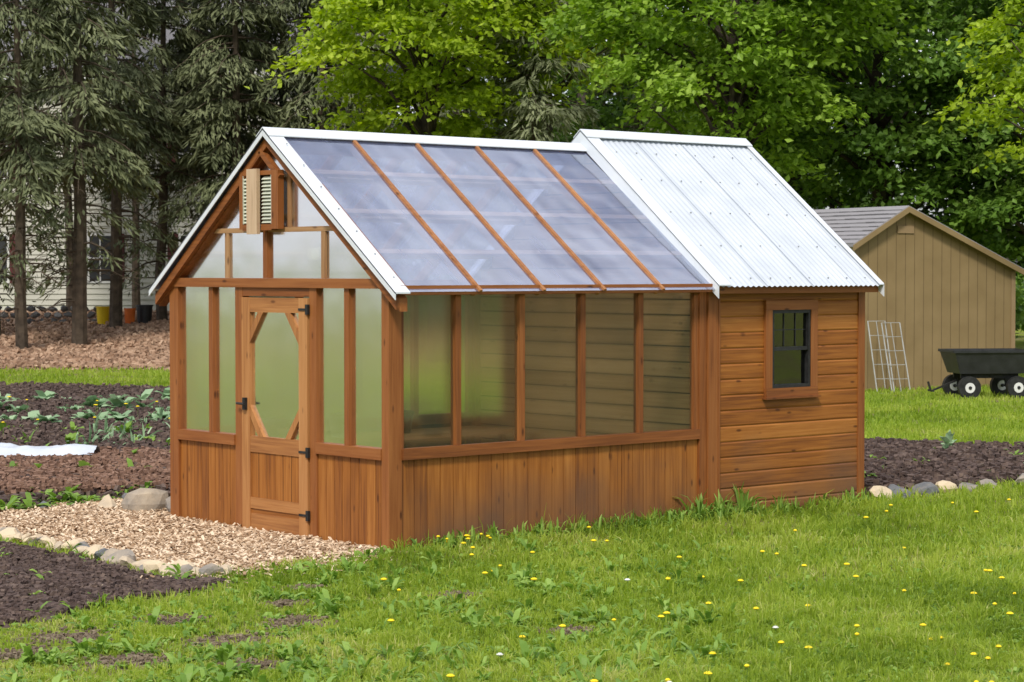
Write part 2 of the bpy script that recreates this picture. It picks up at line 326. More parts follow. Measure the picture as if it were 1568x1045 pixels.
def zone(name,poly,mat,res,h,amp,ns,edge=0.12,seed=1,wob=None):
    P=np.array(poly);x=np.arange(P[:,0].min()-.3,P[:,0].max()+.3,res);y=np.arange(P[:,1].min()-.3,P[:,1].max()+.3,res)
    X,Y=np.meshgrid(x,y,indexing='ij'); d=sdist(X,Y,poly)+(fbm(X,Y,2.5,seed)-.5)*(0.35*min(1,edge*8) if wob is None else wob)
    t=np.clip(d/edge,-1,1)
    Z=terrain(X,Y)+h*t+amp*(fbm(X,Y,ns,seed+5)-.47)*np.clip(t+.2,0,1)
    k=d>-edge*1.3
    keep=k[:-1,:-1]|k[1:,:-1]|k[1:,1:]|k[:-1,1:]
    idx=np.arange(X.size).reshape(X.shape)
    F=np.stack([idx[:-1,:-1],idx[1:,:-1],idx[1:,1:],idx[:-1,1:]],-1)[keep]
    used=np.unique(F);mp=np.zeros(X.size,int);mp[used]=np.arange(len(used))
    V=np.stack([X,Y,Z],-1).reshape(-1,3)[used]
    return qmesh(name,V,mp[F],rng.random(len(V)),[mat],smooth=True)
zone('wood_chip_path',PATH,'chipbase',0.035,0.012,0.03,9,0.08,3)
zone('garden_soil',BED_BACK,'soil',0.08,0.03,0.14,4,0.2,5)
zone('garden_soil',BED_FRONT,'soil',0.03,0.02,0.09,7,0.12,7)
zone('garden_soil',BED_RIGHT,'soil',0.06,0.03,0.13,4,0.15,9)
zone('tilled_soil',TILL,'soil_red',0.05,0.05,0.12,6,0.2,11)
zone('mulch_bank',BANK,'mulch',0.35,0.05,0.12,2,0.4,13)
for i,(bx_,by_,br) in enumerate(BARE):
    zone('bare_soil_patch',[(bx_+br*math.cos(a)*1.1,by_+br*math.sin(a)*.8) for a in np.linspace(0,6.28,9)[:-1]],'soil_dry',0.02,0.010,0.03,14,0.07,20+i,wob=.4)

def chunks(name,pts,z,size,flat,mat,thin=1.0):
    n=len(pts)
    c=np.array([(-1,-1,-1),(1,-1,-1),(1,1,-1),(-1,1,-1),(-1,-1,1),(1,-1,1),(1,1,1),(-1,1,1)],float)
    f=np.array([(0,3,2,1),(4,5,6,7),(0,1,5,4),(1,2,6,5),(2,3,7,6),(3,0,4,7)])
    S=np.stack([size*rng.uniform(.5,1.3,n),size*thin*rng.uniform(.5,1.2,n),size*flat*rng.uniform(.6,1.3,n)],-1)
    V=c[None]*S[:,None]*rng.uniform(.6,1.2,(n,8,3))
    A=rng.uniform(0,2*np.pi,n);B=rng.normal(0,.35,n)
    ca,sa,cb,sb=np.cos(A)[:,None],np.sin(A)[:,None],np.cos(B)[:,None],np.sin(B)[:,None]
    x,y,zz=V[...,0],V[...,1],V[...,2]
    x,zz=x*cb-zz*sb,x*sb+zz*cb
    x,y=x*ca-y*sa,x*sa+y*ca
    V=np.stack([x,y,zz],-1)+np.column_stack([pts,z])[:,None]
    return qmesh(name,V.reshape(-1,3),(f[None]+8*np.arange(n)[:,None,None]).reshape(-1,4),np.repeat(rng.random(n),8),[mat])
def inpoly(poly,n,margin=0.03):
    P=np.array(poly);o=[];c=0
    while c<n:
        q=rng.uniform(P.min(0),P.max(0),(n*3,2)); q=q[sdist(q[:,0],q[:,1],poly)>margin]; o.append(q);c+=len(q)
    return np.concatenate(o)[:n]
q=inpoly(PATH,26000,-0.02); q=q[(q[:,0]<-0.02)|(q[:,1]>3.06)]
chunks('wood_chips',q,0.012+rng.uniform(0,.03,len(q)),0.026,0.12,'chips',0.42)
q=inpoly(BED_FRONT,10000); chunks('soil_clods',q,0.02+rng.uniform(0,.02,len(q)),0.017,.7,'soil')
q=inpoly(BED_BACK,14000); chunks('soil_clods',q,0.05+rng.uniform(-.02,.04,len(q)),0.03,.7,'soil')
q=inpoly(BED_RIGHT,9000); chunks('soil_clods',q,0.04+rng.uniform(-.02,.04,len(q)),0.032,.7,'soil')
q=inpoly(TILL,6000); chunks('tilled_clods',q,0.075+rng.uniform(-.02,.04,len(q)),0.025,.7,'soil_red')
q=inpoly(BANK,9000); chunks('bark_mulch',q,terrain(q[:,0],q[:,1])+0.06+rng.uniform(0,.05,len(q)),0.08,.4,'mulch',.5)
q=np.concatenate([np.column_stack([bx_+rng.normal(0,br*.6,130),by_+rng.normal(0,br*.5,130)]) for bx_,by_,br in BARE]); chunks('bare_patch_clods',q,0.010+rng.uniform(0,.012,len(q)),0.010,.7,'soil_dry')
q=np.column_stack([rng.normal(-1.2,.5,500),-.1-rng.exponential(.12,500)]); chunks('spilt_wood_chips',q,0.01+rng.uniform(0,.03,500),0.024,.12,'chips',.42)

def rocks(name,items,mat='stone',sub=2):
    mb=MB()
    for (x,y,z,sx,sy,sz) in items:
        bm=bmesh.new(); bmesh.ops.create_icosphere(bm,subdivisions=sub,radius=1)
        a=random.uniform(-.5,.5) if mat=='stonegrey' else random.uniform(0,6.28)
        cuts=[(Vector((random.uniform(-1,1),random.uniform(-1,1),random.uniform(-.6,1))).normalized(),random.uniform(.42,.8)) for _ in range(9)]
        P=[]
        for v in bm.verts:
            c=v.co.copy()
            for nn,dd in cuts:
                t=c.dot(nn)
                if t>dd: c-=nn*(t-dd)
            c*=1+random.uniform(-.04,.04)
            X,Y,Z=c.x*sx*1.1,c.y*sy*1.1,c.z*sz*1.1
            P.append((x+X*math.cos(a)-Y*math.sin(a),y+X*math.sin(a)+Y*math.cos(a),z+Z))
        mb.poly(P,[[v.index for v in f.verts] for f in bm.faces],mat); bm.free()
    return mb.obj(name)
items=[]
line=[(-1.76,3.4),(-1.76,3.1),(-1.76,2.75),(-1.75,2.4),(-1.75,2.05),(-1.78,1.7),(-1.80,1.4),(-1.83,1.1),(-1.86,.8),(-1.9,.5),(-1.93,.2),(-1.9,-.05),(-1.78,-.2),(-1.6,-.17)]
for i in range(len(line)-1):
    for k in range(3):
        t=(k+.3*random.random())/3; a,b=line[i],line[i+1]
        s=random.uniform(.065,.125)
        items.append((a[0]+(b[0]-a[0])*t+random.uniform(-.05,.05),a[1]+(b[1]-a[1])*t,0.035,s*1.25,s*.75,s*.62))
items+=[(0.1,3.62,.09,.20,.15,.17),(0.25,3.3,.07,.17,.14,.14),(-.05,4.0,.05,.14,.1,.1),(.3,4.2,.04,.13,.1,.08),(-.5,4.35,.03,.1,.08,.06),(-.85,4.4,.03,.12,.08,.06)]
for x,y in ((5.9,.12),(6.15,.14),(6.45,.06),(6.8,.08),(7.1,.02),(7.5,.05),(7.9,-.05)):
    s=random.uniform(.08,.15); items.append((x,y,.04,s*1.3,s,s*.7))
rocks('edging_stones',items)

# ------------------------------------------------------------------ GREENHOUSE
GH=empty('greenhouse')
fr=MB(); wl=MB(); gl=MB()
C='cedar_frame'
def boards_front(mb,a0,a1,bw):
    nb=max(1,round((a1-a0)/bw)); w=(a1-a0)/nb
    for i in range(nb):
        j=random.uniform(-.001,.001)
        mb.box(.010+j,.03,a0+i*w+.0025,a0+(i+1)*w-.0025,0,.70,'cedar',2)
    mb.box(.018,.036,a0,a1,.01,.69,'gap')
boards_front(wl,.09,.93,.105); boards_front(wl,2.055,2.91,.105)
for y0,y1 in ((0,.09),(2.91,3.04)): fr.box(-.012,.11,y0,y1,-.05,2.0,C)
fr.box(-.006,.06,.93,1.02,0,2.0,C); fr.box(-.006,.06,1.95,2.055,0,2.0,C)
fr.box(-.022,.07,.091,.929,.70,.785,C); fr.box(-.022,.07,2.056,2.909,.70,.785,C)
for y0,y1 in ((.51,.57),(2.39,2.45)): fr.box(-.004,.06,y0,y1,.786,1.999,C)
fr.box(-.025,.09,-.02,3.06,2.0,2.075,C)
fr.box(-.004,.06,1.021,1.949,1.93,1.998,C)
fr.box(-.03,.08,1.02,1.95,-.03,.012,'cedar')
def slope_z(y,ze=1.98,zr=3.266,os=.147):
    return ze+(zr-ze)*(min(y,3.04-y)+os)/(1.52+os)
for side in (0,1):
    s=1 if side==0 else -1; Y0=0 if side==0 else 3.04
    def Y(a): return Y0+s*a
    def bx(mb,x0,x1,a,b,z0,z1,mk,g=None):
        ya,yb=sorted((Y(a),Y(b))); mb.box(x0,x1,ya,yb,z0,z1,mk,g)
    nb=25;w=(3.34-.111)/nb
    for i in range(nb): bx(wl,.111+i*w+.0025,.111+(i+1)*w-.0025,.012+random.uniform(-.001,.001),.03,-.02,.70,'cedar',2)
    bx(wl,.112,3.34,.020,.036,0,.69,'gap')
    bx(fr,.111,3.339,-.02,.07,.70,.785,C)
    for xa in (.64,1.30,1.96,2.62): bx(fr,xa,xa+.055,-.004,.06,.786,1.949,C)
    bx(fr,.111,3.339,-.012,.07,1.95,2.05,C)
    bx(fr,3.34,3.425,-.012,.09,-.05,2.03,C)
    bx(fr,.111,.13,.0,.05,.786,1.949,C); bx(fr,3.285,3.338,.0,.05,.786,1.949,C)
    y=Y(.03); gl.poly([(.12,y,.78),(3.30,y,.78),(3.30,y,1.955),(.12,y,1.955)],[(0,1,2,3)],'wall_glaze')
for y0,y1 in ((.085,.93),(2.05,2.915)):
    gl.poly([(.03,y0,.78),(.03,y1,.78),(.03,y1,2.005),(.03,y0,2.005)],[(0,1,2,3)],'wall_glaze')
gl.poly([(.03,.0,2.07),(.03,3.04,2.07),(.03,1.52,slope_z(1.52)-.09)],[(0,1,2)],'wall_glaze')
fr.box(-.002,.05,1.605,1.66,2.076,2.46,C)
for y0,y1 in ((.83,.885),(2.17,2.225)): fr.box(.010,.028,y0,y1,2.076,2.445,'inner_post')
fr.box(.008,.028,.55,2.49,2.446,2.485,'inner_post')
for y0,y1 in ((1.29,1.335),(1.90,1.945)): fr.box(.010,.028,y0,y1,2.486,min(slope_z(y0),slope_z(y1))-.13,'inner_post')
def rake(mb,x0,x1,ztop_off,h,mk,os=.147,ze=1.98,zr=3.266):
    for s in (0,1):
        f=(lambda a:(a)) if s==0 else (lambda a:3.04-a)
        pts=[(x0,f(-os),ze+ztop_off),(x0,f(1.52),zr+ztop_off),(x0,f(1.52),zr+ztop_off-h),(x0,f(-os),ze+ztop_off-h)]
        mb.prism(pts,(x1-x0,0,0),mk,1)
rake(fr,-.062,-.024,-.05,.085,C)
rake(fr,-.024,.05,-.05,.10,C)
vt=MB()
vt.box(-.07,-.01,1.355,1.445,2.47,2.94,C); vt.box(-.07,-.01,1.85,1.895,2.47,2.94,C)
vt.box(-.07,-.008,1.445,1.59,2.46,2.51,C); vt.box(-.07,-.008,1.755,1.85,2.46,2.51,C)
vt.box(-.068,-.01,1.446,1.849,2.905,2.94,C)
for s in (1,-1):
    vt.beam((-.04,1.62+s*.27,2.88),(-.04,1.62,3.10),.045,.05,C,up=(1,0,0))
vt.box(-.105,-.072,1.598,1.742,2.43,2.955,'pine_pale')
vt.box(-.03,-.004,1.447,1.848,2.512,2.904,'gap')
for i in range(13):
    z=2.520+i*.029
    for a,b in ((1.455,1.590),(1.748,1.842)):
        vt.poly([(-.065,a,z),(-.065,b,z),(-.040,b,z+.025),(-.040,a,z+.025),(-.060,a,z-.003),(-.060,b,z-.003),(-.035,b,z+.022),(-.035,a,z+.022)],[(0,1,2,3),(7,6,5,4),(0,4,5,1),(2,6,7,3),(0,3,7,4),(1,5,6,2)],'cream')
for a,b in ((1.447,1.455),(1.842,1.849)): vt.box(-.067,-.03,a,b,2.512,2.904,'cream')
vt.obj('gable_vent',GH)
sh=MB()
def siding_y(mb,x0,x1,z0,z1,y,out,hole=None,step=.135):
    z=z0
    while z<z1-.02:
        zt=min(z+step,z1)-.002
        segs=[(x0,x1)]
        if hole and zt>hole[2] and z<hole[3]:
            segs=[(x0,hole[0]),(hole[1],x1)]
        r=random.random()
        for a,b in segs:
            o=out
            P=[(a,y+o*.016,z),(b,y+o*.016,z),(b,y+o*.021,z+.012),(a,y+o*.021,z+.012),(a,y+o*.021,zt-.014),(b,y+o*.021,zt-.014),(b,y+o*.014,zt),(a,y+o*.014,zt),(a,y,z),(b,y,z),(b,y,zt),(a,y,zt)]
            mb.poly(P,[(0,1,2,3),(3,2,5,4),(4,5,6,7),(8,9,1,0),(7,6,10,11)],'cedar',0,r)
        z+=step
def siding_x(mb,y0,y1,z0,z1,x,out,step=.135,gable=False):
    z=z0
    while z<z1-.01:
        zt=min(z+step,z1)-(.010 if out<0 else .004); a,b=y0,y1
        if gable and zt>1.95:
            k=(zt-1.98)/(3.36-1.98)*1.62-.1; a=max(y0,k); b=min(y1,3.04-k)
            if b-a<.05: break
        mb.box(min(x,x+out*.02),max(x,x+out*.02),a,b,z+.003,zt,'inner_post' if out<0 else 'cedar',1)
        z+=step
hole=(4.19,4.80,1.07,1.83)
siding_y(sh,3.57,5.43,-.02,2.0,.01,-1,hole)
sh.box(3.57,4.19,.012,.03,0,2.0,'gap');sh.box(4.80,5.43,.012,.03,0,2.0,'gap');sh.box(4.19,4.80,.012,.03,0,1.07,'gap');sh.box(4.19,4.80,.012,.03,1.83,2.0,'gap')
siding_y(sh,3.5,5.43,-.02,2.0,3.03,1); sh.box(3.5,5.43,3.01,3.028,0,2.0,'gap')
siding_x(sh,.04,3.0,0,3.3,3.43,-1,gable=True)
siding_x(sh,.04,3.0,0,3.3,5.47,1,gable=True)
for x in (3.432,5.45): sh.prism([(x,.03,0),(x,3.01,0),(x,3.01,2.02),(x,1.52,3.28),(x,.03,2.02)],(.016,0,0),'gap')
sh.box(3.432,3.57,-.03,.05,-.06,2.03,C); sh.box(3.55,3.575,-.034,-.012,-.06,2.03,C)
sh.box(5.42,5.51,-.022,.06,-.06,2.0,C)
sh.box(3.45,3.57,2.99,3.06,-.06,2.0,C); sh.box(5.42,5.50,2.99,3.06,-.06,2.0,C)
sh.box(3.44,5.53,-.05,.03,1.965,2.045,C)
sh.box(3.44,5.53,2.99,3.09,1.955,2.035,C)
sh.box(3.44,5.56,-.135,-.105,1.94,2.015,C)
sh.box(3.44,5.56,-.105,-.05,2.005,2.02,C)
sh.obj('wooden_shed_room',GH)
fr.box(.0,3.40,-.13,-.1,1.955,2.025,C)
fr.obj('cedar_frame',GH); wl.obj('wainscot_boards',GH)
gl.obj('wall_glazing',GH,fix=False)
wn=MB()
wn.box(4.15,4.835,-.04,-.011,1.79,1.875,C); wn.box(4.15,4.835,-.045,-.011,1.02,1.10,C)
wn.box(4.15,4.235,-.038,-.011,1.101,1.789,C); wn.box(4.75,4.835,-.038,-.011,1.101,1.789,C)
wn.box(4.13,4.855,-.065,-.011,1.005,1.022,C)
B='black'
wn.box(4.236,4.265,-.03,.03,1.101,1.789,B);wn.box(4.72,4.749,-.03,.03,1.101,1.789,B);wn.box(4.266,4.719,-.03,.03,1.101,1.13,B);wn.box(4.266,4.719,-.03,.03,1.76,1.789,B);wn.box(4.266,4.719,-.024,.02,1.43,1.462,B)
for x in (4.417,4.568): wn.box(x,x+.007,-.006,.0,1.466,1.759,B)
wn.box(4.266,4.719,-.005,.001,1.609,1.616,B)
wn.poly([(4.26,.002,1.46),(4.725,.002,1.46),(4.725,.002,1.77),(4.26,.002,1.77)],[(0,1,2,3)],'pane')
wn.poly([(4.26,.014,1.12),(4.725,.014,1.12),(4.725,.014,1.44),(4.26,.014,1.44)],[(0,1,2,3)],'pane')
wn.obj('shed_window',GH)
dr=MB();Dm='cedar_door'
y0,y1=1.03,1.94;x0,x1=-.022,.022
dr.box(x0,x1,y0,y0+.115,.02,1.92,Dm);dr.box(x0,x1,y1-.115,y1,.02,1.92,Dm)
dr.box(x0+.002,x1,y0+.115,y1-.115,1.80,1.918,Dm)
dr.box(x0+.002,x1,y0+.115,y1-.115,.66,.79,Dm)
dr.box(x0+.002,x1,y0+.115,y1-.115,.20,.29,Dm)
dr.box(x0+.006,x1,y0+.115,y1-.115,.02,.16,Dm); dr.box(x0+.012,x1,y0+.115,y1-.115,.16,.20,'cedar')
dr.box(x0+.012,x1-.01,y0+.116,1.484,.291,.659,'cedar',2);dr.box(x0+.012,x1-.01,1.488,y1-.116,.291,.659,'cedar',2)
for yy in (1.26,1.375,1.60,1.715): dr.box(x0+.0105,x0+.013,yy,yy+.004,.291,.659,'gap')
gy0,gy1,gz0,gz1=y0+.115,y1-.115,.79,1.80
for (cy,sy) in ((gy0,1),(gy1,-1)):
    for (cz,sz) in ((gz0,1),(gz1,-1)):
        a=.19
        dr.prism([(x0+.001,cy+sy*a,cz),(x0+.001,cy+sy*(a-.075),cz),(x0+.001,cy,cz+sz*(a-.03)),(x0+.001,cy,cz+sz*(a+.06))],(.03,0,0),Dm,2)
dr.poly([(.005,gy0,gz0),(.005,gy1,gz0),(.005,gy1,gz1),(.005,gy0,gz1)],[(0,1,2,3)],'wall_glaze')
for z in (1.83,.70,.20):
    dr.box(-.030,-.024,y0-.01,y0+.11,z-.009,z+.009,B); dr.box(-.034,-.012,y0-.02,y0+.012,z-.04,z+.04,B)
dr.box(-.05,-.023,y1-.08,y1-.045,1.0,1.10,B); dr.cyl((-.07,y1-.10,1.05),(-.045,y1+.04,1.05),.010,.010,B,8)
dr.obj('door',GH)
rf=MB(); rt=MB(); rb=MB()
WT='whitetrim'
sl=(3.266-1.98)/1.667
for s in (0,1):
    f=(lambda a:a) if s==0 else (lambda a:3.04-a)
    up=(0,-.61 if s==0 else .61,.79)
    rf.poly([(-.07,f(-.16),1.977),(3.40,f(-.16),1.977),(3.40,f(1.51),3.247),(-.07,f(1.51),3.247)],[(0,1,2,3)],'roof_glaze')
    for x in (.755,1.415,2.075,2.745):
        rb.beam((x,f(-.172),1.977-.012*sl+.012),(x,f(1.44),3.247-.07*sl+.013),.028,.018,'batten',up=up)
        rb.beam((x,f(-.10),1.977+.06*sl-.05),(x,f(1.45),3.247-.06*sl-.05),.04,.08,'batten',up=up)
    rb.beam((.05,f(-.10),1.977+.06*sl-.05),(.05,f(1.45),3.247-.06*sl-.05),.05,.08,C,up=up)
    for t in (.25,.5,.75):
        yy=-.16+1.67*t; zz=1.977+1.27*t-.020
        rb.beam((.0,f(yy),zz),(3.39,f(yy),zz),.055,.03,'pine_pale',up=up)
    xa,xb=-.10,.045
    rt.prism([(xa,f(-.19),1.965-.03*sl+.022),(xb,f(-.19),1.965-.03*sl+.022),(xb,f(1.52),3.262),(xa,f(1.52),3.262)],(0,0,.012),WT)
    rt.prism([(xa,f(-.19),1.965-.03*sl+.0335),(xa,f(1.52),3.2735),(xa,f(1.52),3.215),(xa,f(-.19),1.965-.03*sl-.025)],(.007,0,0),WT)
    rt.prism([(-.102,f(1.52),3.278),(3.40,f(1.52),3.278),(3.40,f(1.43),3.209),(-.102,f(1.43),3.209)],(0,0,.008),WT)
    for k in range(7):
        t=(k+.5)/7; y=-.16+1.6*t
        rt.box(-.005,.005,*sorted((f(y)-.004,f(y)+.004)),1.965+.022+(y+.16)*sl+.008,1.965+.022+(y+.16)*sl+.017,'screw')
rb.box(-.0,3.40,1.50,1.54,3.08,3.20,C)
rf.obj('roof_glazing',GH,fix=False); rt.obj('white_roof_trim',GH); rb.obj('roof_battens',GH)
XA,XB=3.40,5.545
def corr():
    nx=int((XB-XA)/.068*8)
    x=np.linspace(XA,XB,nx)
    qb=QB()
    for s in (0,1):
        ya,za,yb,zb=-.185,2.0,1.52,3.375
        t=np.linspace(0,1,3)
        X,T=np.meshgrid(x,t,indexing='ij')
        Z=za+(zb-za)*T+.0055*np.sin((X-XA)/.068*2*np.pi)
        Yy=ya+(yb-ya)*T
        if s: Yy=3.04-Yy
        idx=np.arange(X.size).reshape(X.shape)
        F=np.stack([idx[:-1,:-1],idx[1:,:-1],idx[1:,1:],idx[:-1,1:]],-1).reshape(-1,4)
        qb.add(np.stack([X,Yy,Z],-1).reshape(-1,3),F,np.full(X.size,.5),0)
    return qb.obj('corrugated_roof',['whitemetal'],GH,True)
corr()
ct=MB()
sl2=(3.375-2.0)/1.705
for s in (0,1):
    f=(lambda a:a) if s==0 else (lambda a:3.04-a)
    for xa,xb in ((3.375,3.53),(5.50,5.565)):
        ct.prism([(xa,f(-.20),2.008),(xb,f(-.20),2.008),(xb,f(1.52),3.393),(xa,f(1.52),3.393)],(0,0,.01),WT)
        xo=xa if xa<4 else xb-.006
        ct.prism([(xo,f(-.20),2.017),(xo,f(1.52),3.402),(xo,f(1.52),3.27),(xo,f(-.20),1.90)],(.006,0,0),WT)
    ct.prism([(3.373,f(1.52),3.408),(5.567,f(1.52),3.408),(5.567,f(1.43),3.336),(3.373,f(1.43),3.336)],(0,0,.008),WT)
    for k in range(1,4):
        x=3.40+k*.60
        ct.prism([(x,f(-.188),2.006),(x+.008,f(-.188),2.006),(x+.008,f(1.43),2.006+1.618*sl2),(x,f(1.43),2.006+1.618*sl2)],(0,0,.003),'whitemetal')
    for k in range(0,8):
        for t in (.05,.27,.5,.73,.93):
            x=3.62+k*.255; y=-.185+1.6*t; z=2.0+1.6*t*sl2+.007
            ct.box(x-.005,x+.005,*sorted((f(y)-.005,f(y)+.005)),z-.004,z+.006,'screw')
ct.obj('metal_roof_trim',GH)
it=MB()
it.box(.08,3.39,.06,2.98,.004,.02,'chipbase')
it.box(.5,3.3,2.35,2.95,.62,.66,'cedar_door')
for x in (.55,1.8,3.2):
    for y in (2.4,2.9): it.box(x,x+.05,y,y+.05,0.02,.62,C)
it.obj('interior_floor_and_bench',GH)
pt=MB()
for x,y,r,h,mk in ((.75,2.6,.12,.2,'white_plastic'),(1.05,2.7,.1,.16,'black'),(1.5,2.6,.13,.2,'white_plastic'),(.35,1.75,.12,.22,'white_plastic'),(2.2,2.65,.12,.2,'black'),(.30,1.40,.09,.18,'white_plastic')):
    zb=.66 if y>2.3 else .62
    pt.cyl((x,y,zb),(x,y,zb+h),r*.75,r,mk,14); pt.cyl((x,y,zb+h-.03),(x,y,zb+h),r*1.06,r*1.06,mk,14)
pt.box(.2,.5,1.3,1.9,.58,.62,C)
for a in (.22,.46):
    for b in (1.32,1.86): pt.box(a,a+.03,b,b+.03,.02,.58,C)
pt.obj('plant_pots',GH)
fan=MB(); fan.cyl((.15,1.15,2.27),(.23,1.15,2.27),.13,.13,'black',20); fan.cyl((.10,1.15,2.27),(.30,1.15,2.27),.05,.05,'white_plastic',12)
fan.box(.16,.20,.3,1.8,2.10,2.13,'black'); fan.obj('circulation_fan',GH)

# ------------------------------------------------------------------ tan shed
x,y=site(6.03,38.9); ang=math.atan2(RY,RX)+math.radians(26)
TS=empty('tan_garden_shed',(x,y,0),ang)
ts=MB(); Wd,Ap,Dp=3.55,1.07,3.1; zl,za,zr_=2.60,3.22,2.14
ts.prism([(0,0,-.05),(Wd,0,-.05),(Wd,0,zr_),(Ap,0,za),(0,0,zl)],(0,Dp,0),'shedtan')
def ztop(xx): return zl+(za-zl)*xx/Ap if xx<Ap else za+(zr_-za)*(xx-Ap)/(Wd-Ap)
k=.1
while k<Wd-.05:
    ts.box(k-.005,k+.005,-.003,.002,.05,ztop(k)-.05,'shedgroove'); k+=.2
for a,b in ((0,.09),(Wd-.09,Wd)): ts.box(a,b,-.02,.0,0,ztop(a+.05)-.04,'shedtrim')
ts.box(-.02,0,-.02,.12,0,zl-.03,'shedlit'); ts.box(-.022,0,.2,Dp,0.0,zl-.04,'shedlit')  # left corner and wall, daylight put into their paler colour
k=.3
while k<Dp: ts.box(-.03,-.02,k,k+.02,0,zl-.04,'shedtan'); k+=.2
def roofslab(x0_,z0_,x1_,z1_):
    ts.prism([(x0_,-.14,z0_),(x1_,-.14,z1_),(x1_,-.14,z1_+.05),(x0_,-.14,z0_+.05)],(0,Dp+.28,0),'shingle')
    ts.prism([(x0_,-.16,z0_-.07),(x1_,-.16,z1_-.07),(x1_,-.16,z1_+.03),(x0_,-.16,z0_+.03)],(0,.03,0),'shedtan')
sL=(za-zl)/Ap; sR=(zr_-za)/(Wd-Ap)
roofslab(-.12,zl-.12*sL+.02,Ap,za+.02); roofslab(Ap,za+.021,Wd+.1,zr_+.1*sR+.02)
for i in range(9):
    xa=-.12+i*(Ap+.1)/9
    for j in range(12):
        yy=-.14+j*.28
        ts.box(xa,xa+.13,yy+.003,yy+.277,zl+(xa+.01)*sL+.07,zl+(xa+.01)*sL+.084+random.uniform(0,.01),'shingle')
ts.box(Ap-.15,Ap+.2,-.02,-.0,2.80,2.93,'shedtrim')
ts.obj('shed_body',TS)
x,y=site(7.95,37.0); CT=empty('garden_cart',(x,y,0),math.atan2(RY,RX)+math.radians(8))
cb=MB(); bp='blackplastic'
def tub(mb,L,Wt,z0,z1,ta,th=.03):
    o0=[(-L/2+ta,-Wt/2+ta*.6),(L/2-ta,-Wt/2+ta*.6),(L/2-ta,Wt/2-ta*.6),(-L/2+ta,Wt/2-ta*.6)]
    o1=[(-L/2,-Wt/2),(L/2,-Wt/2),(L/2,Wt/2),(-L/2,Wt/2)]
    P=[(a,b,z0) for a,b in o0]+[(a,b,z1) for a,b in o1]+[(a*.93,b*.9,z1) for a,b in o1]+[(a*.93,b*.9,z0+th) for a,b in o0]
    F=[(3,2,1,0)]+[(i,(i+1)%4,4+(i+1)%4,4+i) for i in range(4)]+[(4+i,4+(i+1)%4,8+(i+1)%4,8+i) for i in range(4)]+[(8+i,8+(i+1)%4,12+(i+1)%4,12+i) for i in range(4)]+[(12,13,14,15)]
    mb.poly(P,F,bp)
tub(cb,1.35,.78,.42,.80,.12)
for s in (-1,1): cb.box(-.69,.69,s*.39-.02,s*.39+.02,.77,.815,bp); cb.box(s*.675-.02,s*.675+.02,-.39,.39,.772,.812,bp)
cb.box(-.5,.5,-.2,-.16,.34,.42,'black');cb.box(-.5,.5,.16,.2,.34,.42,'black')
for xx in (-.42,.42):
    cb.cyl((xx,-.42,.19),(xx,.42,.19),.015,.015,'black',8)
    cb.beam((xx,-.18,.19),(xx,-.18,.36),.03,.03,'black',up=(1,0,0)); cb.beam((xx,.18,.19),(xx,.18,.36),.03,.03,'black',up=(1,0,0))
    for s in (-1,1):
        cb.cyl((xx,s*.33,.19),(xx,s*.43,.19),.19,.19,'black',22); cb.cyl((xx,s*.325,.19),(xx,s*.437,.19),.085,.085,'white_plastic',16); cb.cyl((xx,s*.32,.19),(xx,s*.445,.19),.03,.03,'black',10)
cb.beam((-.5,0,.30),(-.95,0,.12),.03,.03,'black'); cb.beam((-.95,0,.12),(-1.0,0,.28),.03,.03,'black'); cb.beam((-.95,-.13,.13),(-.95,.13,.13),.03,.03,'black')
cb.obj('cart_body',CT)
def wirepanel(name,l,D,w,h,lean,rz):
    x,y=site(l,D); mb=MB()
    for a in np.linspace(0,w,3): mb.beam((a,0,0),(a,lean,h),.010 if 0<a<w else .018,.012,'white_metal_wire',up=(0,1,0))
    for t in np.linspace(0,1,6): mb.beam((0,lean*t,h*t),(w,lean*t,h*t),.010,.010,'white_metal_wire')
    return mb.obj(name,None,(x,y,0),math.atan2(RY,RX)+rz)
wirepanel('wire_trellis_panel',6.35,38.3,.34,1.25,.35,.35)
wirepanel('wire_trellis_panel',6.62,38.35,.38,1.22,.35,.42)

# ------------------------------------------------------------------ house
x,y=site(-24,67.5); HS=empty('sided_house',(x,y,.75),math.atan2(RY,RX)-math.radians(4))
hs=MB(); HL=19.5
z=0
while z<7.4:
    hs.prism([(0,0,z),(0,-.035,z),(0,-.004,z+.17),(0,0,z+.17)],(HL,0,0),'housewall',0); z+=.17
hs.box(0,HL,0.001,8,-1,7.4,'housewall'); hs.box(-.02,HL+.02,-.02,.0,-1,0,'stonegrey')
hs.prism([(-.4,-.5,7.2),(-.4,4,10.6),(-.4,8.5,7.2)],(HL+.8,0,0),'shingle')
hs.box(-.4,HL+.4,-.55,-.45,7.1,7.4,'white_plastic')
for zc in (1.75,4.9):
    for xc in (8.4,11.6,14.4,17.3):
        hs.box(xc-.40,xc+.40,-.05,-.03,zc-.75,zc+.75,'white_plastic')
        hs.box(xc-.33,xc+.33,-.056,-.04,zc-.68,zc+.68,'blackplastic')
        hs.box(xc-.33,xc+.33,-.065,-.056,zc-.03,zc+.03,'white_plastic'); hs.box(xc-.02,xc+.02,-.062,-.056,zc-.68,zc+.68,'white_plastic')
        for s in (-1,1): hs.box(xc+s*.58-.16,xc+s*.58+.16,-.06,-.03,zc-.75,zc+.75,'shutter')
hs.obj('house_body',HS)
items=[]
for i in range(36):
    for r_ in range(4):
        l=-19+i*.29+(r_%2)*.14
        if l>-10.9: continue
        x,y=site(l,58.5); items.append((x,y,.62+r_*.17,.17,.13,.095))
rocks('stone_retaining_wall',items,'stonegrey',1)
